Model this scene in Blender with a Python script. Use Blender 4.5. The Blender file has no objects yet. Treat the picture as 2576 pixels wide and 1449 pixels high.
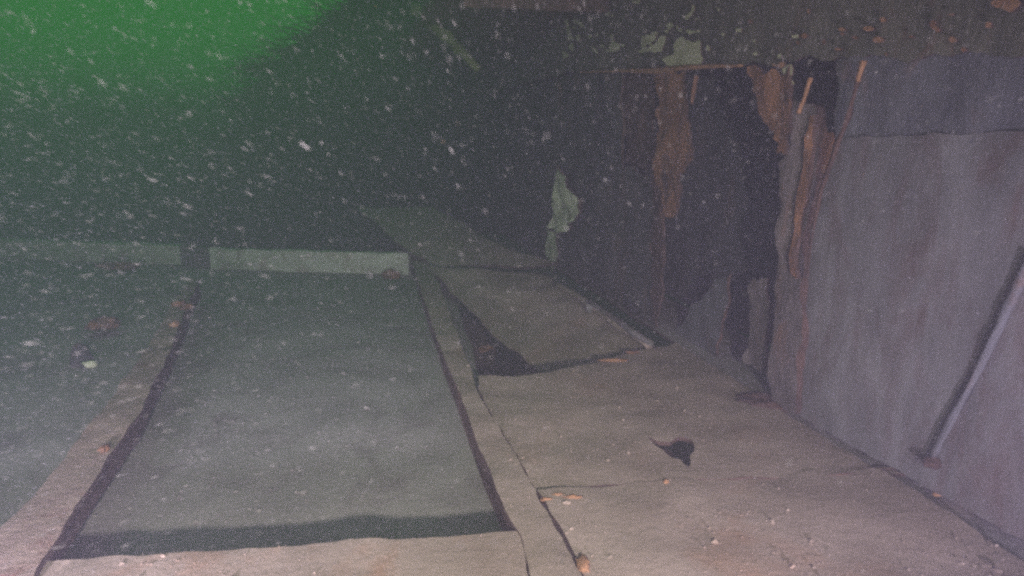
import bpy, bmesh, math, random
from mathutils import Vector, noise
from mathutils.geometry import delaunay_2d_cdt

R = math.radians
rng = random.Random(7)
SC = bpy.context.scene
COL = SC.collection

# ------------------------------------------------------------------ camera
CAM_H, PITCH, HFOV = 1.30, 12.6, 75.0
cam_d = bpy.data.cameras.new('camera')
cam = bpy.data.objects.new('camera', cam_d)
COL.objects.link(cam)
cam.location = (0, 0, CAM_H)
cam.rotation_euler = (R(90 - PITCH), 0, 0)
cam_d.sensor_width = 36
cam_d.lens = 18 / math.tan(R(HFOV / 2))
cam_d.clip_start = 0.02
cam_d.clip_end = 400
cam_d.dof.use_dof = True
cam_d.dof.focus_distance = 3.2
cam_d.dof.aperture_fstop = 4.0
SC.camera = cam

# ------------------------------------------------------------------ daylight far above the water
SUN_EL, SUN_AZ = 62, -35          # sun stands ahead of the diver, to the left
w = bpy.data.worlds.new('World'); SC.world = w; w.use_nodes = True
wn = w.node_tree
bg = wn.nodes['Background']
sky = wn.nodes.new('ShaderNodeTexSky')
sky.sky_type = 'NISHITA'; sky.sun_disc = False
sky.sun_elevation = R(SUN_EL); sky.sun_rotation = R(SUN_AZ)
wn.links.new(sky.outputs[0], bg.inputs[0])
bg.inputs[1].default_value = 0.05
sd = bpy.data.lights.new('sun', 'SUN')
sun = bpy.data.objects.new('sun', sd); COL.objects.link(sun)
sd.energy = 0.15; sd.angle = R(12); sd.color = (1, .95, .86)
sv = Vector((math.sin(R(SUN_AZ)) * math.cos(R(SUN_EL)), math.cos(R(SUN_AZ)) * math.cos(R(SUN_EL)), math.sin(R(SUN_EL))))
sun.rotation_euler = (-sv).to_track_quat('-Z', 'Y').to_euler()
sun.location = sv * 60

SC.view_settings.view_transform = 'Standard'
SC.view_settings.look = 'None'
SC.view_settings.exposure = 0.15
SC.view_settings.gamma = 1.0
SC.view_settings.use_curve_mapping = False
SC.cycles.pixel_filter_type = 'GAUSSIAN'; SC.cycles.filter_width = 2.9      # soft compressed video frame
SC.cycles.volume_bounces = 1
SC.cycles.max_bounces = 5
SC.cycles.diffuse_bounces = 2
SC.cycles.use_denoising = False          # the grain that is left stands for the camera's own
SC.cycles.sample_clamp_indirect = 2.0

# the diver's video light (numbers; the lamp itself is built further down)
LAMPS = ((Vector((0.30, -1.25, 1.45)), Vector((-1.3, 4.4, 0.0)), 1350, 84, (1.0, .84, .92), 'main video light held behind the camera'),
         (Vector((-1.10, -0.15, 0.42)), Vector((-1.9, 3.6, 0.45)), 900, 84, (.80, .66, 1.0), 'video light on the left arm of the camera tray'),
         (Vector((0.95, -0.20, 0.36)), Vector((1.15, 3.6, 0.5)), 430, 82, (.80, .66, 1.0), 'video light on the right arm of the camera tray'))
# water: extinction per metre and the share of it that scatters
W_DENS, W_COL, W_ABS, W_G = 0.20, (0.415, 0.40, 0.56), (0.32, 0.50, 0.47), 0.72
TOP_Z, BOT_Z, SEABED_Z = 2.75, -3.4, -2.4

# ------------------------------------------------------------------ picture measure -> place
F = 1288 / math.tan(R(HFOV / 2))
CP, SP = math.cos(R(PITCH)), math.sin(R(PITCH))
C0 = Vector((0, 0, CAM_H))
def ray(px, py):
    a, b = (px - 1288) / F, -(py - 724.5) / F
    return Vector((a, CP + b * SP, -SP + b * CP))
def P(px, py, z=0.0):
    d = ray(px, py); return C0 + d * ((z - CAM_H) / d.z)
def PY(px, py, y):
    d = ray(px, py); return C0 + d * (y / d.y)
D2 = Vector(((890 - 1288) / F, CP + (724.5 - 350) / F * SP, 0)).normalized()   # fore-and-aft direction of the wreck
N2 = Vector((D2.y, -D2.x, 0))                                                   # athwartships, to the right
UP = Vector((0, 0, 1))
WALL0 = P(1900, 985, 0)
def PW(px, py, off=0.0):            # on the deckhouse side, off metres in front of it
    q = WALL0 - N2 * off
    d = ray(px, py); return C0 + d * ((q - C0).dot(N2) / d.dot(N2))

# ------------------------------------------------------------------ materials
def mat(name, c1, c2, scale=6.0, rough=0.85, bump=0.3, bscale=40.0, c3=None, s3=2.0, t3=(0.52, 0.62), metal=0.0, detail=8, spec=0.2, streak=1.0):
    m = bpy.data.materials.new(name); m.use_nodes = True
    t = m.node_tree; n = t.nodes; L = t.links
    b = n['Principled BSDF']
    g = n.new('ShaderNodeNewGeometry')
    def noi(s, d, rg=.6, dist=0.):
        x = n.new('ShaderNodeTexNoise'); x.inputs['Scale'].default_value = s; x.inputs['Detail'].default_value = d
        x.inputs['Roughness'].default_value = rg; x.inputs['Distortion'].default_value = dist
        if streak == 1.0: L.new(g.outputs['Position'], x.inputs['Vector'])
        else:
            vm = n.new('ShaderNodeVectorMath'); vm.operation = 'MULTIPLY'; vm.inputs[1].default_value = (1, 1, streak)
            L.new(g.outputs['Position'], vm.inputs[0]); L.new(vm.outputs[0], x.inputs['Vector'])
        return x
    def ramp(src, p0, p1, a, bb):
        r = n.new('ShaderNodeValToRGB'); r.color_ramp.elements[0].position = p0; r.color_ramp.elements[1].position = p1
        r.color_ramp.elements[0].color = (*a, 1); r.color_ramp.elements[1].color = (*bb, 1)
        L.new(src.outputs['Fac'], r.inputs[0]); return r
    col = ramp(noi(scale, detail, .65, .4), .32, .68, c1, c2).outputs[0]
    if c3:
        k = ramp(noi(s3, 10, .7, .8), t3[0], t3[1], (0, 0, 0), (1, 1, 1))
        mx = n.new('ShaderNodeMix'); mx.data_type = 'RGBA'
        L.new(k.outputs[0], mx.inputs[0]); L.new(col, mx.inputs[6]); mx.inputs[7].default_value = (*c3, 1)
        col = mx.outputs[2]
    L.new(col, b.inputs['Base Color'])
    b.inputs['Roughness'].default_value = rough; b.inputs['Metallic'].default_value = metal
    b.inputs['Specular IOR Level'].default_value = spec
    bp = n.new('ShaderNodeBump'); bp.inputs['Strength'].default_value = bump; bp.inputs['Distance'].default_value = .02
    L.new(noi(bscale, 10, .7).outputs['Fac'], bp.inputs['Height']); L.new(bp.outputs[0], b.inputs['Normal'])
    return m
M = {}
M['silt'] = mat('silt', (.30, .230, .176), (.40, .315, .248), 3.0, .95, .32, 26, (.33, .20, .125), 1.7, (.54, .74))
M['silt_low'] = mat('silt_low', (.30, .27, .25), (.41, .37, .34), 2.2, .95, .4, 26, (.20, .17, .155), 2.4, (.52, .72))
M['rust'] = mat('rust', (.16, .078, .042), (.37, .18, .085), 9, .9, .8, 45, (.07, .05, .045), 7, (.50, .64), streak=.5)
M['rust_bright'] = mat('rust_bright', (.30, .155, .075), (.46, .25, .13), 14, .9, .7, 60)
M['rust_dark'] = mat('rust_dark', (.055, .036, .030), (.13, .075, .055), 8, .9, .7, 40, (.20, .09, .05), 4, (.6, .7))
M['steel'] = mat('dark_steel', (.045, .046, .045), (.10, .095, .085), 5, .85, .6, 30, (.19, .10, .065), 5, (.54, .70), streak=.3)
M['panel'] = mat('faded_grey_paint', (.118, .110, .104), (.215, .203, .192), 4, .85, .22, 30, (.11, .075, .062), 6, (.46, .70), streak=.35)
M['pale'] = mat('pale_paint', (.56, .54, .45), (.80, .78, .66), 9, .8, .6, 35, (.38, .29, .20), 5, (.52, .68))
M['pale_dim'] = mat('worn_paint', (.60, .60, .50), (.78, .77, .64), 5, .85, .5, 30, (.20, .13, .09), 3, (.5, .66))
M['flake'] = mat('paint_flake', (.42, .41, .24), (.58, .56, .36), 9, .8, .4, 60)
M['rust_silt'] = mat('silted_rust', (.27, .195, .155), (.38, .285, .22), 7, .95, .6, 35, (.16, .08, .05), 4, (.55, .68))
M['concretion'] = mat('concretion', (.60, .59, .40), (.80, .78, .56), 12, .95, .9, 40, (.20, .19, .12), 9, (.55, .66))
M['algae'] = mat('algae_coat', (.10, .12, .035), (.20, .21, .075), 8, .95, .7, 40)
M['seabed'] = mat('seabed_mud', (.17, .15, .12), (.25, .22, .18), 1.2, 1, .4, 12)
M['speck'] = mat('silt_speck', (.09, .088, .095), (.34, .33, .34), 60.0, .9, 0, 5, (.45, .27, .12), 2.3, (.66, .70))
M['worn'] = mat('worn_brown_steel', (.10, .085, .082), (.20, .160, .140), 6, .9, .6, 35, (.24, .13, .08), 5, (.56, .70), streak=.35)
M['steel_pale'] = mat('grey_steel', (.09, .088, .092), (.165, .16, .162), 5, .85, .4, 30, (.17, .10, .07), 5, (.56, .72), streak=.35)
M['fascia'] = mat('olive_daylit_steel', (.085, .085, .06), (.17, .155, .105), 6, .9, .6, 30, (.16, .085, .05), 5, (.56, .70), streak=.5)  # steel with rust patches; the olive tint stands in for green daylight
M['black'] = mat('black_housing', (.02, .02, .02), (.03, .03, .03), 8, .5, .1, 40)

# ------------------------------------------------------------------ helpers
def link(o, parent=None):
    COL.objects.link(o)
    if parent: o.parent = parent
    return o
def tag(o, label=None, cat=None, group=None, kind=None):
    for k, v in (('label', label), ('category', cat), ('group', group), ('kind', kind)):
        if v: o[k] = v
    return o
def thing(name, loc, label, cat, group=None, kind=None):
    o = bpy.data.objects.new(name, None); o.location = loc; o.empty_display_size = .1
    link(o); return tag(o, label, cat, group, kind)
def mesh(name, vs, fs, m, parent=None, smooth=False):
    vs = [Vector(v) for v in vs]
    if parent:
        par, org = parent, Vector((0, 0, 0))
        while par: org = org + par.location; par = par.parent
    else:
        org = sum(vs, Vector()) / len(vs); org.z = min(v.z for v in vs)
    me = bpy.data.meshes.new(name)
    me.from_pydata([v - org for v in vs], [], fs)
    bm = bmesh.new(); bm.from_mesh(me); bmesh.ops.recalc_face_normals(bm, faces=bm.faces)
    bm.to_mesh(me); bm.free()
    if smooth:
        for p in me.polygons: p.use_smooth = True
    me.materials.append(M[m] if isinstance(m, str) else m)
    o = bpy.data.objects.new(name, me)
    link(o, parent)
    if not parent: o.location = org
    return o
def fr(v, s, oct=4): return noise.fractal(Vector(v) * s, .8, 2.1, oct)
def inside(p, poly):
    c = False; j = len(poly) - 1
    for i in range(len(poly)):
        a, b = poly[i], poly[j]
        if (a[1] > p[1]) != (b[1] > p[1]) and p[0] < (b[0] - a[0]) * (p[1] - a[1]) / (b[1] - a[1]) + a[0]: c = not c
        j = i
    return c
def ragged(poly, step, jit, seed):
    out = []; n = len(poly)
    for i in range(n):
        a, b = Vector(poly[i]), Vector(poly[(i + 1) % n]); d = b - a; L = d.length
        k = max(1, min(160, int(L / step))); nn = Vector((-d.y, d.x)) / max(L, 1e-6)
        for q in range(k):
            p = a + d * (q / k)
            jj = jit * (fr((p.x, p.y, seed), .9 / step * .25, 3) + .7 * fr((p.x, p.y, seed + 9), .3 / step * .1, 2))
            out.append(p + nn * jj * (0.35 if q == 0 else 1))
    return out
def sheet(name, pts, m, parent=None, thick=.02, step=.05, jit=.008, grid=.09, relief=.006, rs=3.0, holes=(), seed=1.0, frame=None, hump=None, smooth=True, edge_mat='rust_dark'):
    """plate with ragged edges, real thickness and relief. pts are places in one plane (any plane)."""
    pts = [Vector(p) for p in pts]
    o = pts[0]
    if frame: u, v = frame
    else:
        nrm = Vector()
        for i in range(len(pts)): nrm += (pts[i] - o).cross(pts[(i + 1) % len(pts)] - o)
        nrm.normalize(); u = (pts[1] - pts[0]).normalized(); u = (u - nrm * u.dot(nrm)).normalized(); v = nrm.cross(u)
    nn = u.cross(v).normalized()
    to2 = lambda p: Vector(((p - o).dot(u), (p - o).dot(v)))
    out2 = ragged([to2(p) for p in pts], step, jit, seed)
    hs2 = [ragged([to2(Vector(h)) for h in hl], step * .6, jit * .7, seed + 3) for hl in holes]
    V = list(out2); E = [(i, (i + 1) % len(out2)) for i in range(len(out2))]
    for h in hs2:
        b = len(V); V += h; E += [(b + i, b + (i + 1) % len(h)) for i in range(len(h))]
    xs = [p.x for p in out2]; ys = [p.y for p in out2]
    r2 = random.Random(int(seed * 97)); x = min(xs) + grid / 2
    while x < max(xs):
        y = min(ys) + grid / 2
        while y < max(ys):
            p = Vector((x + r2.uniform(-.25, .25) * grid, y + r2.uniform(-.25, .25) * grid))
            if inside(p, out2) and not any(inside(p, h) for h in hs2): V.append(p)
            y += grid
        x += grid
    vv, ee, ff, *_ = delaunay_2d_cdt(V, E, [], 0, 1e-6)
    T = []
    for f in ff:
        c = sum((vv[i] for i in f), Vector((0, 0))) / len(f)
        if inside(c, out2) and not any(inside(c, h) for h in hs2): T.append(tuple(f))
    top = []
    for p in vv:
        q = o + u * p.x + v * p.y
        hgt = relief * fr((q.x, q.y, q.z + seed), rs, 4)
        if hump: hgt += hump(q)
        top.append(q + nn * hgt)
    n = len(top); bot = [q - nn * thick for q in top]
    cnt = {}
    for f in T:
        for i in range(len(f)):
            a, b = f[i], f[(i + 1) % len(f)]
            k = (min(a, b), max(a, b)); cnt[k] = cnt.get(k, 0) + 1
    faces = list(T) + [tuple(i + n for i in reversed(f)) for f in T]
    for (a, b), c in cnt.items():
        if c == 1: faces.append((a, b, b + n, a + n))
    ob = mesh(name, top + bot, faces, m, parent)
    ob.data.materials.append(M[edge_mat])
    for p in ob.data.polygons:
        if p.index >= len(T): p.material_index = 1
    if smooth:
        me = ob.data
        for p in me.polygons: p.use_smooth = True
        me.set_sharp_from_angle(angle=R(40))
    return ob
def tube(name, pts, rad, m, parent=None, n=8, jit=.12, seed=0.0, sub=6):
    """pipe along a path, dented and uneven"""
    pts = [Vector(p) for p in pts]; rads = rad if isinstance(rad, (list, tuple)) else [rad] * len(pts)
    path = []; rr = []
    for i in range(len(pts) - 1):
        for k in range(sub):
            t = k / sub; path.append(pts[i].lerp(pts[i + 1], t)); rr.append(rads[i] * (1 - t) + rads[i + 1] * t)
    path.append(pts[-1]); rr.append(rads[-1])
    vs, fs = [], []
    for i, p in enumerate(path):
        d = (path[min(i + 1, len(path) - 1)] - path[max(i - 1, 0)]).normalized()
        a = d.cross(UP if abs(d.z) < .9 else Vector((1, 0, 0))).normalized(); b = d.cross(a)
        for k in range(n):
            an = 2 * math.pi * k / n
            e = a * math.cos(an) + b * math.sin(an)
            vs.append(p + e * rr[i] * (1 + jit * 2 * fr(p + e * .3 + Vector((seed, 0, 0)), 9, 3)))
    for i in range(len(path) - 1):
        for k in range(n):
            fs.append((i * n + k, i * n + (k + 1) % n, (i + 1) * n + (k + 1) % n, (i + 1) * n + k))
    fs.append(tuple(range(n))[::-1]); fs.append(tuple((len(path) - 1) * n + k for k in range(n)))
    return mesh(name, vs, fs, m, parent, smooth=True)
def lump(name, c, r, m, parent=None, seed=0.0, amp=.35, sub=3, freq=1.6):
    bm = bmesh.new(); bmesh.ops.create_icosphere(bm, subdivisions=sub, radius=1)
    vs = []
    for v in bm.verts:
        k = 1 + amp * fr(v.co + Vector((seed, seed * .7, 0)), freq, 4)
        vs.append(Vector(c) + Vector((v.co.x * r[0], v.co.y * r[1], v.co.z * r[2])) * k)
    fs = [[v.index for v in f.verts] for f in bm.faces]; bm.free()
    return mesh(name, vs, fs, m, parent, smooth=True)
def bar(name, a, b, wdt, hgt, m, parent=None, up=UP, seed=0.0, jit=.006, step=.12):
    """squared beam from a to b (a, b on its top centre line), edges eaten away a little"""
    a, b = Vector(a), Vector(b); d = (b - a); L = d.length; d.normalize()
    s = d.cross(up).normalized(); t = s.cross(d)
    k = max(2, int(L / step)); vs, fs = [], []
    prof = [(-.5, 0), (-.42, .02), (.42, .02), (.5, 0), (.5, -.5), (.5, -.97), (.42, -1), (-.42, -1), (-.5, -.97), (-.5, -.5)]
    n = len(prof)
    for i in range(k + 1):
        p = a + d * (L * i / k)
        for (x, y) in prof:
            q = p + s * (x * wdt) + t * (y * hgt)
            vs.append(q + (s * fr(q + Vector((seed, 0, 0)), 5, 3) + t * fr(q + Vector((0, seed, 7)), 5, 3)) * jit * 2)
    for i in range(k):
        for j in range(n):
            fs.append((i * n + j, i * n + (j + 1) % n, (i + 1) * n + (j + 1) % n, (i + 1) * n + j))
    fs.append(tuple(range(n))); fs.append(tuple(k * n + j for j in range(n))[::-1])
    return mesh(name, vs, fs, m, parent)

# ------------------------------------------------------------------ setting: seabed, deck, hold floor
S = 60
sb = []
sbf = []
NB = 40
for i in range(NB + 1):
    for j in range(NB + 1):
        x, y = -S + 2 * S * i / NB, -S + 2 * S * j / NB
        sb.append((x, y, SEABED_Z + .12 * fr((x, y, 0), .12, 3)))
for i in range(NB):
    for j in range(NB):
        a = i * (NB + 1) + j; sbf.append((a, a + 1, a + NB + 2, a + NB + 1))
tag(mesh('seabed', sb, sbf, 'seabed', smooth=True), 'muddy seabed under the wreck', None, None, 'structure')

deck = thing('deck', (0, 0, 0), 'silt covered steel deck of the sunken ship', None, None, 'structure')
GF = (Vector((1, 0, 0)), Vector((0, 1, 0)))
# hatch corners at deck level
H_NR = P(1300, 1332); H_FR = P(1033, 636); H_NL = P(140, 1408); H_FL = P(0, 602)
H_NL2 = H_NR + (H_NL - H_NR) * 2.2; H_FL2 = H_FR + (H_FL - H_FR) * 2.0
edge = [P(x, y) for x, y in ((1300, 1332), (1262, 1262), (1218, 1150), (1180, 1060), (1140, 950), (1103, 860), (1070, 765), (1040, 668), (1033, 636))]
crack = [P(x, y) for x, y in ((1470, 1449), (1443, 1392), (1385, 1296), (1332, 1203), (1290, 1130), (1243, 1052), (1204, 985), (1190, 940), (1168, 885), (1140, 810), (1105, 712), (1082, 668), (1068, 636))]
nearc = crack[0] + (crack[0] - crack[1]).normalized() * 2.6
def ridge(q):           # soft rounded ridge that runs along the coaming strip towards the diver
    a, b = P(1330, 1330), P(1405, 1449); d = (b - a).normalized()
    r = q - a; s = r.dot(d); t = abs((r - d * s).length)
    return .025 * math.exp(-(t / .05) ** 2) * min(1, max(0, (s + .25) / .3))
strip = edge + [c + Vector((-.006, 0, 0)) for c in reversed(crack)] + [nearc + Vector((-.006, 0, 0)), nearc + Vector((-.42, -.1, 0)), P(1330, 1449), P(1318, 1370)]
o = sheet('deck_plate', strip, 'silt', deck, .045, .03, .010, .06, .012, 4, seed=2.1, frame=GF, hump=ridge)
front = [H_NR + Vector((0, -.012, 0)), P(1318, 1372) + Vector((-.004, 0, 0)), P(1330, 1449) + Vector((-.004, 0, 0)), nearc + Vector((-.425, -.1, 0)), Vector((-5, -1.6, 0)), H_NL2]
sheet('deck_plate', front, 'silt', deck, .05, .035, .008, .07, .012, 3.5, seed=5.3, frame=GF)
# right hand plates, parted by a thin seam
wb = lambda px, py: P(px, py)
WB = lambda t: WALL0 + D2 * t       # foot of the deckhouse wall
def foot(px):                       # foot of the wall below picture column px
    d = ray(px, 900); d = Vector((d.x, d.y, 0)); k = WALL0.dot(N2) / d.dot(N2); return Vector((d.x * k, d.y * k, 0))
seamL, seamM = P(1346, 1231), P(1690, 1208)
seamR = P(2280, 1190)
hole = [P(x, y) for x, y in ((1624, 1093), (1640, 1112), (1668, 1128), (1690, 1146), (1712, 1152), (1733, 1172), (1737, 1140), (1748, 1118), (1738, 1104), (1716, 1098), (1698, 1103), (1684, 1112), (1660, 1109))]
g = Vector((.003, 0, 0))
up_poly = [P(1346, 1229), P(1690, 1206), P(2280, 1188), foot(2240), foot(2050), foot(1870), foot(1700), P(1640, 876), P(1600, 882), P(1540, 898), P(1450, 920), P(1370, 936), P(1280, 942), P(1204, 944)] + [P(1204, 985) + g, P(1243, 1052) + g, P(1290, 1130) + g, P(1332, 1203) + g]
sheet('deck_plate', [p - UP * .007 for p in up_poly], 'silt', deck, .018, .03, .012, .06, .014, 3, holes=(hole,), seed=8.2, frame=GF)
lo_poly = [P(1350, 1234), P(1385, 1296) + g, P(1443, 1392) + g, P(1470, 1449) + g, nearc + g, Vector((1.5, -1.6, 0)), foot(2240) + (foot(2240) - foot(1870)) * 2.2, foot(2242), P(2280, 1178), P(1850, 1192), P(1690, 1206)]
sheet('deck_plate', lo_poly, 'silt', deck, .035, .035, .010, .07, .016, 3, seed=11.7, frame=GF)
# torn lip that hangs into the hole
lip = [P(1624, 1094, -.004), P(1645, 1104, -.012), P(1684, 1112, -.03), P(1696, 1126, -.05), P(1690, 1146, -.05), P(1664, 1128, -.022)]
lip = [p - UP * .03 for p in lip]
sheet('deck_plate', lip, 'rust_dark', deck, .008, .02, .004, .03, .003, 8, seed=3.9)
# deck forward of the hatch
farL = P(430, 602)
FAR = 26
far_poly = [H_FR + Vector((0, .03, 0)), P(1068, 636) + Vector((-.01, .03, 0)), P(1068, 636) + D2 * FAR, farL + D2 * (FAR - 4), farL - D2 * 9, H_FL2 + Vector((0, .03, 0))]
sheet('deck_plate', [p - UP * .035 for p in [far_poly[0], far_poly[1], far_poly[2], far_poly[3], farL + D2 * 1, P(442, 619) + Vector((0, .03, 0))]], 'steel', deck, .05, .2, .02, .45, .02, 1.5, seed=4.4, frame=GF)
# side deck beside the house
side = [P(1085, 674, .004), foot(1398) + UP * .004, P(1286, 628, .12), P(1168, 558, .29), P(1090, 524, .38), P(900, 524, .38), P(946, 558, .29), P(1022, 624, .12)]
sheet('deck_plate', side, 'silt', deck, .03, .12, .06, .16, .03, 2.0, seed=6.6)
# floor of the hold in the hatch
ZF = -.23
hf = [P(1290, 1300, ZF) + Vector((.25, -1.1, 0)), H_FR + Vector((.12, 1.6, ZF)), H_FL2 + Vector((-.6, 1.6, ZF)), H_NL2 + Vector((-1, -1.2, ZF))]
tag(sheet('hold_floor', hf, 'silt_low', None, .04, .12, .02, .10, .015, 1.8, seed=9.1, frame=GF), 'silted floor inside the open hatch', None, None, 'structure')

# ------------------------------------------------------------------ hatch framing
hb = thing('hatch_beam', (H_FR + H_FL) / 2, 'pale painted beam closing the far end of the hatch', 'beam')
def face_bar(name, x0, x1, y0, y1, m, hgt, seed, back=0.0):
    a, b = P(x0, y0), P(x1, y1)
    n = Vector((0, -1, 0)) * back
    return bar(name, a - n + UP * .012, b - n + UP * .012, .10, hgt, m, hb, seed=seed, jit=.008)
face_bar('beam_face', 532, 1030, 628, 640, 'pale', .285, 1.0)
face_bar('beam_face', -620, 458, 583, 620, 'pale', .29, 2.0, .0)
face_bar('bracket', 462, 528, 620, 626, 'panel', .31, 3.0, -.01)
lump('rust_knob', P(985, 690, -.2) + Vector((0, -.06, 0)), (.10, .03, .07), 'rust', hb, 2.2)
lump('rust_knob', P(300, 668, -.16) + Vector((0, -.04, 0)), (.25, .03, .05), 'rust', hb, 5.2)

co = thing('hatch_coaming', H_NR, 'dark steel side of the hatch below the silted deck strip', 'coaming')
for k in range(len(edge) - 1):
    a, b = edge[k], edge[k + 1]
    nrm = Vector((.04, 0, -.05))
    bar('web_plate', a + nrm, b + nrm, .012, .27, 'rust_dark', co, seed=k * 1.3, jit=.004)
nl = thing('hatch_sill', (H_NR + H_NL) / 2, 'dark steel sill under the near edge of the hatch', 'sill')
bar('web_plate', H_NR + Vector((0, -.10, -.05)), H_NL2 + Vector((0, -.10, -.05)), .015, .30, 'rust_dark', nl, seed=4)

# rusty girder on the left
gr = thing('girder', P(240, 1180), 'bent rusty girder running along the left of the hatch', 'girder')
gR = [(502, 705), (482, 742), (446, 838), (392, 950), (345, 1050), (262, 1160), (180, 1290), (84, 1449)]
gL = [(-100, 1449), (-8, 1345), (90, 1235), (190, 1115), (296, 980), (384, 850), (448, 744), (476, 706)]
sheet('flange', [P(x, y, .03) for x, y in gR + gL], 'rust_silt', gr, .03, .04, .012, .07, .014, 5, seed=1.9, frame=GF)
for k in range(len(gR) - 1):
    a, b = P(*gR[k], .0) - Vector((.02, 0, 0)), P(*gR[k + 1], .0) - Vector((.02, 0, 0))
    bar('web_plate', a, b, .02, .17 - .01 * k, 'rust_dark', gr, seed=k * 2.1, jit=.005)
for i, (x, y, r, m) in enumerate(((452, 765, .07, 'rust'), (470, 772, .06, 'rust'), (440, 815, .05, 'rust_bright'), (262, 1128, .03, 'rust'))):
    lump('rust_knob', P(x, y, .04), (r * .55, r * .9, r * .4), m, gr, i * 3.3, .7)
tag(lump('rust_lump', P(262, 815, ZF + .08), (.12, .10, .05), 'rust', None, 4.4, .5), 'low rusty lump on the hatch floor left of the girder', 'debris')
db = thing('fallen_fitting', P(212, 915, ZF), 'small pale fitting with dark base on the hatch floor at left', 'debris')
lump('base', P(205, 900, ZF + .05), (.06, .06, .10), 'steel', db, 1.1, .4)
lump('cap', P(226, 916, ZF + .10), (.05, .03, .025), 'concretion', db, 6.1, .4, 2)

# ------------------------------------------------------------------ sagging plate beside the triangular gap
qa, qb, qc, qd = P(1078, 664, .03), P(1368, 686, .03), P(1655, 872, -.03), P(1372, 940, -.34)
qd = qa + (qd - qa) * 1.14; qc = qb + (qc - qb) * 1.16
vs, fs = [], []
NU, NV = 26, 34
for top in (0, 1):
    for i in range(NU + 1):
        for j in range(NV + 1):
            u, v = i / NU, j / NV
            p = qa.lerp(qb, u).lerp(qd.lerp(qc, u), v)
            p = p + UP * (.03 * fr(p, 2.6, 5) - .05 * math.sin(math.pi * v) * (1 - u) - .03 * top)
            if i == 0: p = p + Vector((.03 * fr(p, 4, 3), 0, 0))
            vs.append(p)
n1 = (NU + 1) * (NV + 1)
for i in range(NU):
    for j in range(NV):
        a = i * (NV + 1) + j
        fs.append((a, a + 1, a + NV + 2, a + NV + 1)); fs.append((n1 + a + NV + 1, n1 + a + NV + 2, n1 + a + 1, n1 + a))
for i in range(NU):
    for j in (0, NV):
        a = i * (NV + 1) + j; b = a + NV + 1; fs.append((a, b, b + n1, a + n1))
for j in range(NV):
    for i in (0, NU):
        a = i * (NV + 1) + j; b = a + 1; fs.append((a, b, b + n1, a + n1))
tag(mesh('sagging_plate', vs, fs, 'silt', None, True), 'silted deck plate sagging beside the dark triangular gap', 'plate')
# broken frame seen down in the gap
fg = thing('broken_frame', P(1200, 900, -.5), 'rusty broken frame down inside the triangular gap', 'frame')
sheet('frame_plate', [P(1165, 800, -.30), P(1210, 830, -.34), P(1245, 900, -.36), P(1238, 935, -.36), P(1190, 935, -.40)], 'rust_dark', fg, .02, .03, .02, .05, .02, 5, seed=7.7)
lump('rust_knob', P(1222, 885, -.34), (.07, .06, .05), 'rust', fg, 2.9, .5)

# rail at the foot of the house
rl = thing('sill_rail', foot(1520), 'bent pale rail along the foot of the deckhouse', 'rail')
tube('pipe', [P(1398, 712, .03), P(1470, 757, .05), P(1550, 812, .05), P(1636, 868, .02)], [.022, .03, .034, .03], 'silt', rl, seed=1.0)
tube('pipe', [P(1482, 760, .12), P(1545, 800, .10), P(1600, 842, .08), P(1642, 868, .03)], [.014, .018, .022, .014], 'panel', rl, seed=3.0)
lump('bracket', P(1484, 770, .07), (.03, .03, .05), 'panel', rl, 1.4)

# ------------------------------------------------------------------ deckhouse on the right
dh = thing('deckhouse', foot(1900), 'rusted deckhouse side with torn openings right of the deck', 'deckhouse')
WF = (UP, D2)
def wp(name, pts, m, off=0.0, thick=.018, parent=dh, **k):
    kw = dict(step=.03, jit=.03, grid=.06, relief=.028, rs=5)
    kw.update(k)
    return sheet(name, [PW(x, y, off) for x, y in pts], m, parent, thick, frame=WF, **kw)
def fpx(px):                       # picture row of the wall's foot at column px
    q = foot(px) - C0; cz = q.y * CP - q.z * SP; cy = q.y * SP + q.z * CP
    return 724.5 - F * cy / cz
wp('lintel', [(1180, 40), (1322, -120), (1900, -330), (3300, -900), (3300, 60), (2576, 140), (2300, 150), (2172, 150), (1990, 160), (1870, 166), (1720, 170), (1640, 176), (1450, 182), (1330, 205), (1180, 250)], 'fascia', .0, seed=1.0, jit=.025, relief=.012)
wp('wall_panel', [(2112, 128), (2400, 112), (3000, 20), (3000, 345), (2576, 366), (2300, 372), (2104, 380)], 'steel_pale', -.012, seed=1.6, relief=.014)
wp('wall_panel', [(1180, 255), (1450, 186), (1560, 180), (1566, 420), (1640, 440), (1648, fpx(1648)), (1400, fpx(1400)), (1180, fpx(1180))], 'steel', -.03, seed=2.0)
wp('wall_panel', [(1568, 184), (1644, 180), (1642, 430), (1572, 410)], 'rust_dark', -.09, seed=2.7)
wp('torn_plate', [(1652, 172), (1722, 172), (1728, 300), (1738, 378), (1714, 440), (1696, 530), (1682, 548), (1664, 480), (1648, 440), (1656, 300)], 'rust', .03, seed=3.0, jit=.055)
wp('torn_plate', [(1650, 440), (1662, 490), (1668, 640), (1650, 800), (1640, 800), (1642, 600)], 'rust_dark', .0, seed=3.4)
wp('torn_plate', [(1880, 168), (1986, 162), (1992, 260), (1998, 330), (1978, 388), (1956, 388), (1930, 310), (1894, 230)], 'rust', .05, seed=4.0, jit=.055)
wp('post', [(2002, 250), (2056, 275), (2052, 400), (2024, 600), (2014, 900), (2000, fpx(2000)), (1940, fpx(1940)), (1948, 800), (1956, 600), (1962, 410), (1990, 380)], 'worn', .02, .05, seed=5.0, jit=.025)
wp('post', [(2036, 290), (2056, 290), (2040, 420), (2010, 560), (2000, 700), (1984, 690), (1996, 520), (2020, 400)], 'rust', .05, .02, seed=5.6, jit=.02)
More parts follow.
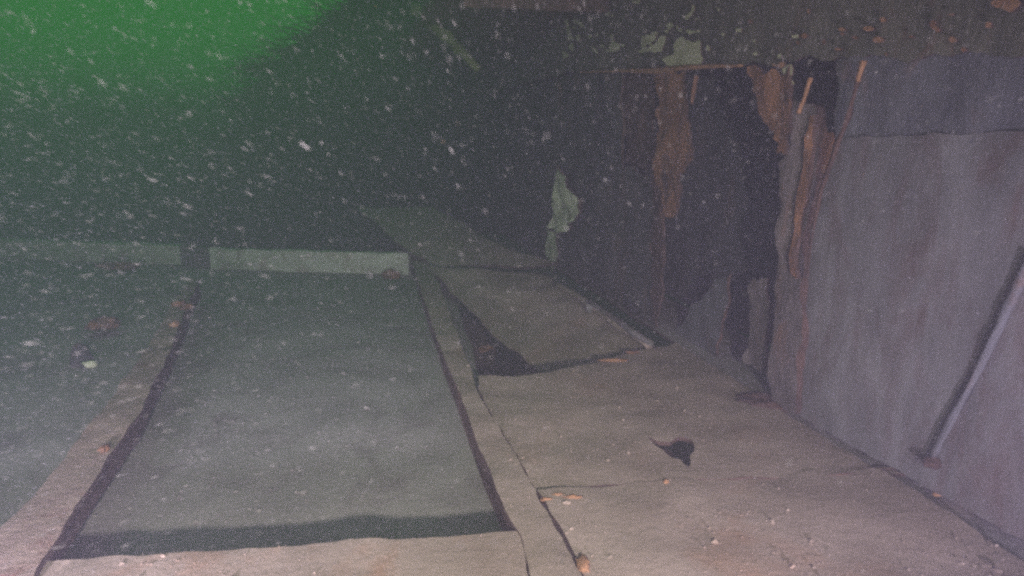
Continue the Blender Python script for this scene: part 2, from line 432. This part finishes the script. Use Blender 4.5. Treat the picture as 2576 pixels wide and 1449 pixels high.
wp('wall_panel', [(2062, 320), (2112, 335), (2096, 520), (2050, 520)], 'rust', -.02, seed=6.0)
wp('wall_panel', [(2105, 345), (2300, 338), (2576, 330), (3000, 310), (3000, 1500), (2576, fpx(2576)), (2300, fpx(2300)), (1990, fpx(1990)), (2000, 800), (2050, 560)], 'panel', -.005, .006, seed=7.0, grid=.05, relief=.010, rs=7, jit=.010)
wp('torn_plate', [(1872, 720), (1925, 700), (1932, 800), (1918, 930), (1866, 915), (1880, 830)], 'worn', -.06, seed=8.0)
wp('torn_plate', [(1700, 830), (1800, 700), (1838, 690), (1822, 800), (1800, 890), (1720, 880)], 'steel_pale', -.12, seed=8.6)
# back of the compartment seen through the openings
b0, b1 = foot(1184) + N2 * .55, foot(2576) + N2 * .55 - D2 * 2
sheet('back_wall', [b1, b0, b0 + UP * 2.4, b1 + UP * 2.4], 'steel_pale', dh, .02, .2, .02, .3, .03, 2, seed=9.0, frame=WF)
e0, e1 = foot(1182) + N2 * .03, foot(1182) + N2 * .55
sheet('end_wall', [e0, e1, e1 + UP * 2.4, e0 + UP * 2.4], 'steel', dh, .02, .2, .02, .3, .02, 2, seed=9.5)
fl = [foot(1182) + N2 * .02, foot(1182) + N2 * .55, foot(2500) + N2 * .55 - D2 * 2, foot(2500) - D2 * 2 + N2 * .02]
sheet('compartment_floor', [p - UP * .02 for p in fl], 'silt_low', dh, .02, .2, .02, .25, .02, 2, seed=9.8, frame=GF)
# rust line along the lintel
tube('rust_edge', [PW(1450, 182, .03), PW(1560, 178, .03), PW(1650, 178, .03), PW(1720, 170, .04), PW(1800, 166, .03), PW(1868, 165, .03)], [.006, .012, .02, .016, .012, .006], 'rust_bright', dh, seed=2)
wp('rust_edge', [(1940, 158), (1976, 156), (1974, 166), (1944, 166)], 'rust_bright', .08, .01, seed=2.4)
# thin hanging rods
for k, (pts, m) in enumerate((([(2172, 152), (2140, 270), (2100, 385), (2066, 480), (2042, 600), (2030, 700)], 'rust_dark'), ([(2040, 195), (2026, 235), (2010, 285)], 'rust_bright'), ([(1752, 190), (1746, 225), (1740, 262)], 'rust'))):
    tube('rod', [PW(x, y, .07) for x, y in pts], [.011 - .001 * i for i in range(len(pts))], m, dh, 6, .5, k * 2.0, 8)
tube('rod', [PW(2172, 152, .075), PW(2158, 205, .075)], [.013, .009], 'rust_bright', dh, 6, .3, 5.0)
# pale concretion on the far panel
wp('concretion', [(1398, 428), (1412, 416), (1424, 446), (1436, 480), (1454, 500), (1456, 530), (1440, 556), (1420, 580), (1398, 592), (1378, 572), (1392, 520), (1390, 470)], 'concretion', .03, .03, step=.03, jit=.04, grid=.04, relief=.055, rs=5, seed=31)
wp('concretion', [(1376, 570), (1400, 590), (1404, 640), (1390, 690), (1372, 640)], 'concretion', .01, .015, step=.03, jit=.04, grid=.05, relief=.02, rs=6, seed=33)
# flaking paint left on the lintel
Z = lambda X, Y: (1341.7 + X * .2604, Y * .2604)
FL = [
 ([(1045,340),(1180,335),(1185,380),(1140,405),(1165,445),(1230,350),(1280,350),(1270,420),(1230,500),(1150,500),(1110,495),(1060,510),(1035,430)], [(1090,430),(1125,425),(1130,460),(1095,465)]),
 ([(1400,370),(1450,355),(1520,400),(1610,400),(1615,500),(1640,570),(1620,620),(1560,640),(1400,640),(1310,655),(1290,620),(1245,570),(1300,535),(1360,540),(1350,430)], None),
 ([(735,340),(770,335),(780,400),(840,430),(830,480),(790,500),(740,500),(725,450),(750,410)], None),
 ([(380,170),(430,190),(510,265),(490,275),(430,235),(385,205)], None),
 ([(330,430),(380,420),(395,460),(375,495),(340,470)], None),
 ([(245,0),(290,0),(290,80),(330,150),(345,250),(385,380),(330,400),(320,250),(275,140)], None),
 ([(1460,290),(1540,285),(1630,290),(1600,320),(1500,335)], None),
 ([(1270,240),(1330,215),(1360,250),(1310,285)], None),
 ([(1540,40),(1560,60),(1550,120),(1500,170),(1500,195),(1465,190),(1470,150),(1530,110)], None),
 ([(1545,180),(1600,170),(1600,195),(1550,200)], None),
 ([(2400,640),(2500,620),(2510,700),(2470,740),(2410,690)], None),
 ([(2445,750),(2500,770),(2525,810),(2490,830),(2450,790)], None),
 ([(2495,335),(2560,335),(2555,365),(2500,370)], None),
 ([(1770,60),(1810,80),(1800,110),(1780,100)], None),
 ([(640,30),(700,60),(740,120),(720,165),(680,150),(660,90)], None),
 ([(270,480),(350,530),(330,560),(290,570)], None),
 ([(560,450),(600,460),(640,520),(620,530),(570,490)], None),
 ([(1950,270),(2010,270),(2005,310),(1955,315)], None),
 ([(940,0),(1040,0),(1010,40),(950,40)], None),
 ([(400,340),(450,340),(435,400),(420,400)], None),
]
for i, (pl, ho) in enumerate(FL):
    wp('paint_flake', [Z(*p) for p in pl], 'flake', .034 + .002 * (i % 3), .008, step=.015, jit=.012, grid=.05, relief=.006, seed=20 + i,
       holes=([PW(*Z(*p), .034) for p in ho],) if ho else ())
r3 = random.Random(3)
for i in range(34):
    x, y = r3.uniform(1420, 2500), r3.uniform(0, 145)
    a, b = r3.uniform(3, 11), r3.uniform(3, 9)
    pl = [(x + a * math.cos(t) * r3.uniform(.6, 1.2), y + b * math.sin(t) * r3.uniform(.6, 1.2)) for t in [k * math.pi / 3 for k in range(6)]]
    wp('paint_flake', pl, 'flake' if x < 2000 and r3.random() < .8 else ('rust_bright' if r3.random() < .5 else 'rust'), .032 + .001 * (i % 5), .008, step=.012, jit=.006, grid=.05, relief=.003, seed=60 + i)
for i, (x, y, a, b) in enumerate(((2208, 100, 14, 9), (2186, 72, 14, 6), (2110, 124, 10, 4), (2118, 74, 8, 5), (2530, 8, 40, 16))):
    pl = [(x + a * math.cos(t), y + b * math.sin(t)) for t in [k * math.pi / 4 for k in range(8)]]
    wp('rust_scab', pl, 'rust_bright', .04, .012, step=.012, jit=.01, grid=.05, relief=.006, seed=120 + i)

# ------------------------------------------------------------------ upper deck over the house, with beams
uz = 2.42
u0 = P(1000, 60, uz); u1 = WB(0) + N2 * 2.0
lat0 = u0.dot(N2)
ud = thing('upper_deck', D2 * 6 + N2 * lat0 + UP * uz, 'dark upper deck overhanging the deckhouse at top right', 'deck')
def LD(s, l, z): return D2 * s + N2 * l + UP * z
latW = WALL0.dot(N2)
sheet('plating', [LD(-4, lat0, uz), LD(-4, latW + 2, uz), LD(11, latW + 2, uz), LD(11, lat0 + .9, uz), LD(9.5, lat0 + .2, uz)], 'rust_dark', ud, .04, .12, .08, .4, .03, 1.2, seed=14.0, frame=(N2, D2))
for s in (5.2,):
    bar('deck_beam', LD(s, lat0 + .35, uz - .045), LD(s, latW - .04, uz - .045), .10, .13, 'rust_dark', ud, seed=s)
tube('strut', [PY(1040, 15, 7.2), PY(1110, 80, 6.9), PY(1205, 175, 6.6)], [.05, .06, .04], 'algae', ud, 8, .4, 2.0)

# ------------------------------------------------------------------ dark plating that leans far beyond the hatch
LM = [[(980, -90, 12.0), (1050, -90, 12.0), (1250, -90, 11.6), (1420, -90, 11.0)],
      [(800, 60, 15.0), (960, 60, 13.6), (1150, 60, 12.2), (1420, 60, 11.4)],
      [(630, 210, 19.0), (870, 210, 15.6), (1130, 210, 13.2), (1420, 210, 11.8)],
      [(520, 400, 24.0), (800, 400, 17.6), (1110, 400, 14.2), (1420, 400, 12.2)],
      [(440, 590, 28.0), (790, 590, 19.0), (1100, 590, 14.8), (1420, 590, 12.6)]]
NG = 40
vs, fs = [], []
for back in (0, 1):
    for i in range(NG + 1):
        for j in range(NG + 1):
            a, b = i / NG * 4, j / NG * 3; i0, j0 = min(3, int(a)), min(2, int(b)); fa, fb = a - i0, b - j0
            q = [PY(*LM[i0 + k][j0 + l]) for k in (0, 1) for l in (0, 1)]
            p = q[0].lerp(q[1], fb).lerp(q[2].lerp(q[3], fb), fa)
            p = p + Vector((0, .25 * fr(p, .7, 4) + .08 * back, 0))
            if j == 0: p = p + Vector((.9 * fr(p, .8, 5), 0, 0))
            vs.append(p)
n1 = (NG + 1) ** 2
for i in range(NG):
    for j in range(NG):
        a = i * (NG + 1) + j
        fs.append((a, a + 1, a + NG + 2, a + NG + 1)); fs.append((n1 + a + NG + 1, n1 + a + NG + 2, n1 + a + 1, n1 + a))
for k in range(NG):
    for a, b in ((k, k + 1), (NG * (NG + 1) + k, NG * (NG + 1) + k + 1), (k * (NG + 1), (k + 1) * (NG + 1)), (k * (NG + 1) + NG, (k + 1) * (NG + 1) + NG)):
        fs.append((a, b, b + n1, a + n1))
edge_pts = [vs[i * (NG + 1)] for i in range(NG + 1)]
lp = mesh('leaning_plating', vs, fs, 'steel', None, True)
tag(lp, 'large dark ship plating leaning far beyond the hatch', 'plating')
wr = random.Random(5); vs, fs = [], []
for k in range(1500):                      # strands added to feather the plating's dark edge into the glow
    i = wr.randrange(NG); p = edge_pts[i].lerp(edge_pts[i + 1], wr.random()) + Vector((wr.uniform(-.1, .3), wr.uniform(-.2, .2), 0))
    L = abs(wr.gauss(0, .55)) + .1; d = Vector((-1.0 + wr.gauss(0, .35), wr.gauss(0, .3), .35 + wr.gauss(0, .4))).normalized()
    a = d.cross(UP).normalized() * wr.uniform(.01, .03); b = d.cross(a).normalized() * .01
    m_ = p + d * L * .5 - UP * .06 * L
    q = len(vs); vs += [p - a, p + a, p + b, m_ - a * .8, m_ + a * .8, m_ + b, p + d * L - UP * .2 * L]
    fs += [(q, q + 1, q + 4, q + 3), (q + 1, q + 2, q + 5, q + 4), (q + 2, q, q + 3, q + 5), (q + 3, q + 4, q + 6), (q + 4, q + 5, q + 6), (q + 5, q + 3, q + 6)]
tag(mesh('edge_feather', vs, fs, 'algae', lp), kind='stuff')

# ------------------------------------------------------------------ near frame on the right
st = thing('stanchion', P(2350, 1160), 'leaning pale stanchion at the right edge of the deck', 'stanchion')
tube('post', [PW(2345, 1150, .012), PW(2420, 1010, .012), PW(2510, 830, .012), PW(2600, 640, .012)], [.012, .012, .013, .013], 'steel_pale', st, 10, .25, 1.0)
lump('foot', PW(2345, 1165, .02), (.03, .03, .02), 'rust_dark', st, 3.0)
tag(lump('rust_lump', P(2420, 1232, .03), (.085, .06, .04), 'rust_bright', None, 9.4, .6, 4, 2.4), 'orange rust lump on the deck under the stanchion', 'debris')
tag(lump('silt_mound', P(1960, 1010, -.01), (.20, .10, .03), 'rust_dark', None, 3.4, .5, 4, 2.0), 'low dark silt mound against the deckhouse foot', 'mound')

# ------------------------------------------------------------------ rust flakes and twigs of scale on the deck
fl_spots = [(1378, 1258, .03, .010, 'rust_bright', 'orange rust flake by the crack, next to the deck seam'),
            (1404, 1246, .03, .012, 'rust_bright', 'curled orange flake just right of the crack'),
            (1440, 1252, .045, .010, 'rust_bright', 'long orange flake lying below the deck seam'),
            (1426, 1266, .02, .012, 'silt', 'pale shell like flake below the seam'),
            (1675, 1212, .014, .014, 'rust_bright', 'single orange speck of scale at the seam, below the hole'),
            (1545, 906, .10, .02, 'rust_bright', 'streak of orange scale on the plate edge above the hole'),
            (1590, 886, .05, .015, 'rust', 'small rust scale near the end of the rail'),
            (1466, 1418, .025, .05, 'rust_bright', 'orange scale lump at the near end of the crack'),
            ]
for i, (x, y, a, b, m, lab) in enumerate(fl_spots):
    o = lump('rust_flake', P(x, y, .004), (a * .8, max(b, .01) * .8, .008), m, None, i * 4.1, .7, 3, 2.6)
    tag(o, lab, 'flake', 'rust flakes on the deck')

# ------------------------------------------------------------------ grit and crumbs of scale lying in the silt
gg = random.Random(77)
def grit(name, spots, m, label):
    vs, fs = [], []
    for p, sz in spots:
        k = len(vs)
        ds = [Vector((math.cos(a) * gg.uniform(.5, 1.3), math.sin(a) * gg.uniform(.5, 1.3), gg.uniform(-.3, .3))) for a in [q * 2 * math.pi / 5 + gg.uniform(-.4, .4) for q in range(5)]]
        vs += [p + d * sz for d in ds] + [p + UP * sz * gg.uniform(.25, .8), p - UP * sz * .8]
        for q in range(5):
            fs.append((k + q, k + (q + 1) % 5, k + 5)); fs.append((k + (q + 1) % 5, k + q, k + 6))
    tag(mesh(name, vs, fs, m), label, None, None, 'stuff')
up2 = [(p.x, p.y) for p in up_poly]; lo2 = [(p.x, p.y) for p in lo_poly]; st2 = [(p.x, p.y) for p in strip]; fr2 = [(p.x, p.y) for p in front]; ho2 = [(p.x, p.y) for p in hole]
sp = []
while len(sp) < 1300:
    y = 1.6 + 3.2 * gg.random() ** 1.5; x = gg.uniform(-1.6, 1.9)
    clump = fr((x, y, 3.3), 2.2, 3)
    if gg.random() > .35 + clump: continue
    c = (x, y)
    if inside(c, ho2): continue
    if inside(c, up2): z = -.007
    elif inside(c, lo2) or inside(c, st2) or inside(c, fr2): z = 0
    else: continue
    sp.append((Vector((x, y, z + .004)), .0025 * math.exp(gg.gauss(0, .6))))
grit('deck_grit', sp, 'silt', 'fine crumbs of silt and scale scattered over the deck')
sp = []
while len(sp) < 500:
    p = P(gg.uniform(60, 1240), gg.uniform(800, 1320), ZF)
    if gg.random() > .4 + fr((p.x, p.y, 8.3), 1.6, 3): continue
    sp.append((p + UP * .008, .0045 * math.exp(gg.gauss(0, .6))))
grit('hold_grit', sp, 'silt_low', 'crumbs of silt and scale scattered over the hatch floor')

# ------------------------------------------------------------------ the diver's light, out of the picture on the right
def dive_light(pos, target, watt, cone, color, label):
    dl = thing('dive_light', pos, label, 'light', 'underwater video lights around the camera')
    aim = (target - pos).normalized()
    tube('body', [pos - aim * .20, pos - aim * .07], .022, 'black', dl, 16, 0)
    tube('head', [pos - aim * .07, pos - aim * .03], [.024, .036], 'black', dl, 16, 0)
    ld = bpy.data.lights.new('lamp', 'SPOT')
    lo = bpy.data.objects.new('lamp', ld); COL.objects.link(lo); lo.parent = dl
    lo.rotation_euler = aim.to_track_quat('-Z', 'Y').to_euler()
    ld.energy = watt; ld.spot_size = R(cone); ld.spot_blend = 1.0; ld.shadow_soft_size = .06; ld.color = color
for a in LAMPS: dive_light(*a)

# ------------------------------------------------------------------ water body and what drifts in it
bx = [(x, y, z) for x in (-65, 65) for y in (-65, 65) for z in (BOT_Z, TOP_Z)]
hz = mesh('haze', bx, [(0, 1, 3, 2), (4, 6, 7, 5), (0, 4, 5, 1), (2, 3, 7, 6), (0, 2, 6, 4), (1, 5, 7, 3)], 'silt')
hm = bpy.data.materials.new('murky_water'); hm.use_nodes = True
t = hm.node_tree; t.nodes.remove(t.nodes['Principled BSDF'])
pv = t.nodes.new('ShaderNodeVolumePrincipled')
pv.inputs['Density'].default_value = W_DENS; pv.inputs['Color'].default_value = (*W_COL, 1)
pv.inputs['Absorption Color'].default_value = (*W_ABS, 1); pv.inputs['Anisotropy'].default_value = W_G
t.links.new(pv.outputs[0], t.nodes['Material Output'].inputs['Volume'])
hz.data.materials[0] = hm
tag(hz, 'murky green water full of fine silt', None, None, 'stuff')

# clear sheet at the water's surface, added to tint the daylight green
SFZ = TOP_Z - .06
sm = bpy.data.materials.new('daylight_green_tint'); sm.use_nodes = True
t = sm.node_tree; t.nodes.remove(t.nodes['Principled BSDF'])
tb = t.nodes.new('ShaderNodeBsdfTransparent'); tb.inputs[0].default_value = (.02, .70, .012, 1)
t.links.new(tb.outputs[0], t.nodes['Material Output'].inputs['Surface'])
ns = 24; vs = [(-62 + 124 * i / ns, -62 + 124 * j / ns, SFZ + .02 * math.sin(i * 1.7 + j * 2.3)) for i in range(ns + 1) for j in range(ns + 1)]
fs = [(i * (ns + 1) + j, (i + 1) * (ns + 1) + j, (i + 1) * (ns + 1) + j + 1, i * (ns + 1) + j + 1) for i in range(ns) for j in range(ns)]
tag(mesh('daylight_tint_sheet', vs, fs, sm, None, True), 'clear green sheet at the water surface, added to tint the daylight', None, None, 'structure')

streak_dir = ray(1600, 900).normalized()         # specks are stretched this way to imitate streaks from a moving camera
pr = random.Random(21)
vs, fs = [], []
def speck(c, l, r):
    d = (streak_dir + Vector((pr.gauss(0, .09), pr.gauss(0, .09), pr.gauss(0, .09)))).normalized()
    a = d.cross(UP).normalized(); b = d.cross(a)
    k = len(vs)
    vs.append(c - d * l); vs.append(c + d * l)
    for q in range(4):
        an = q * math.pi / 2 + pr.uniform(-.4, .4); rr = r * pr.uniform(.6, 1.3)
        vs.append(c + (a * math.cos(an) + b * math.sin(an)) * rr + d * pr.uniform(-.5, .5) * l)
    for q in range(4):
        fs.append((k, k + 2 + q, k + 2 + (q + 1) % 4)); fs.append((k + 1, k + 2 + (q + 1) % 4, k + 2 + q))
cnt = 0
while cnt < 90000:
    y = 5.0 * pr.random() ** .6 + .5
    c = Vector((pr.uniform(-1, 1) * y * .95, y, CAM_H + pr.uniform(-.85, .30) * y))
    if c.z < .02: continue
    if min((c - a[0]).length for a in LAMPS) < .9 or c.dot(N2) > latW - .02: continue
    s = .00026 * math.exp(pr.gauss(0, .38))
    if pr.random() < .015: s *= 2
    s = min(s, .0007)
    speck(c, min(s * pr.uniform(6, 26.0), .010), s)
    cnt += 1
k = 0
while k < 16000:                            # thicker silt stirred up along the house and low over the deck
    y = 3.6 * pr.random() ** .7 + .6
    c = Vector((pr.uniform(.1, .9) * y, y, CAM_H + pr.uniform(-.7, .1) * y))
    if c.z < .02 or c.dot(N2) > latW - .05 or min((c - a[0]).length for a in LAMPS) < .8: continue
    s = .0003 * math.exp(pr.gauss(0, .45)); speck(c, s * pr.uniform(1.5, 8), s); k += 1
for k in range(70):                       # a few close to the lens
    y = pr.uniform(.32, .9)
    c = Vector((pr.uniform(-1, 1) * y * .8, y, CAM_H + pr.uniform(-.75, .15) * y))
    s = .0005 * math.exp(pr.gauss(0, .4)); speck(c, s * pr.uniform(1.2, 4), s)
tag(mesh('silt_particles', vs, fs, 'speck'), 'pale specks of silt in the water, stretched like motion streaks', None, None, 'stuff')
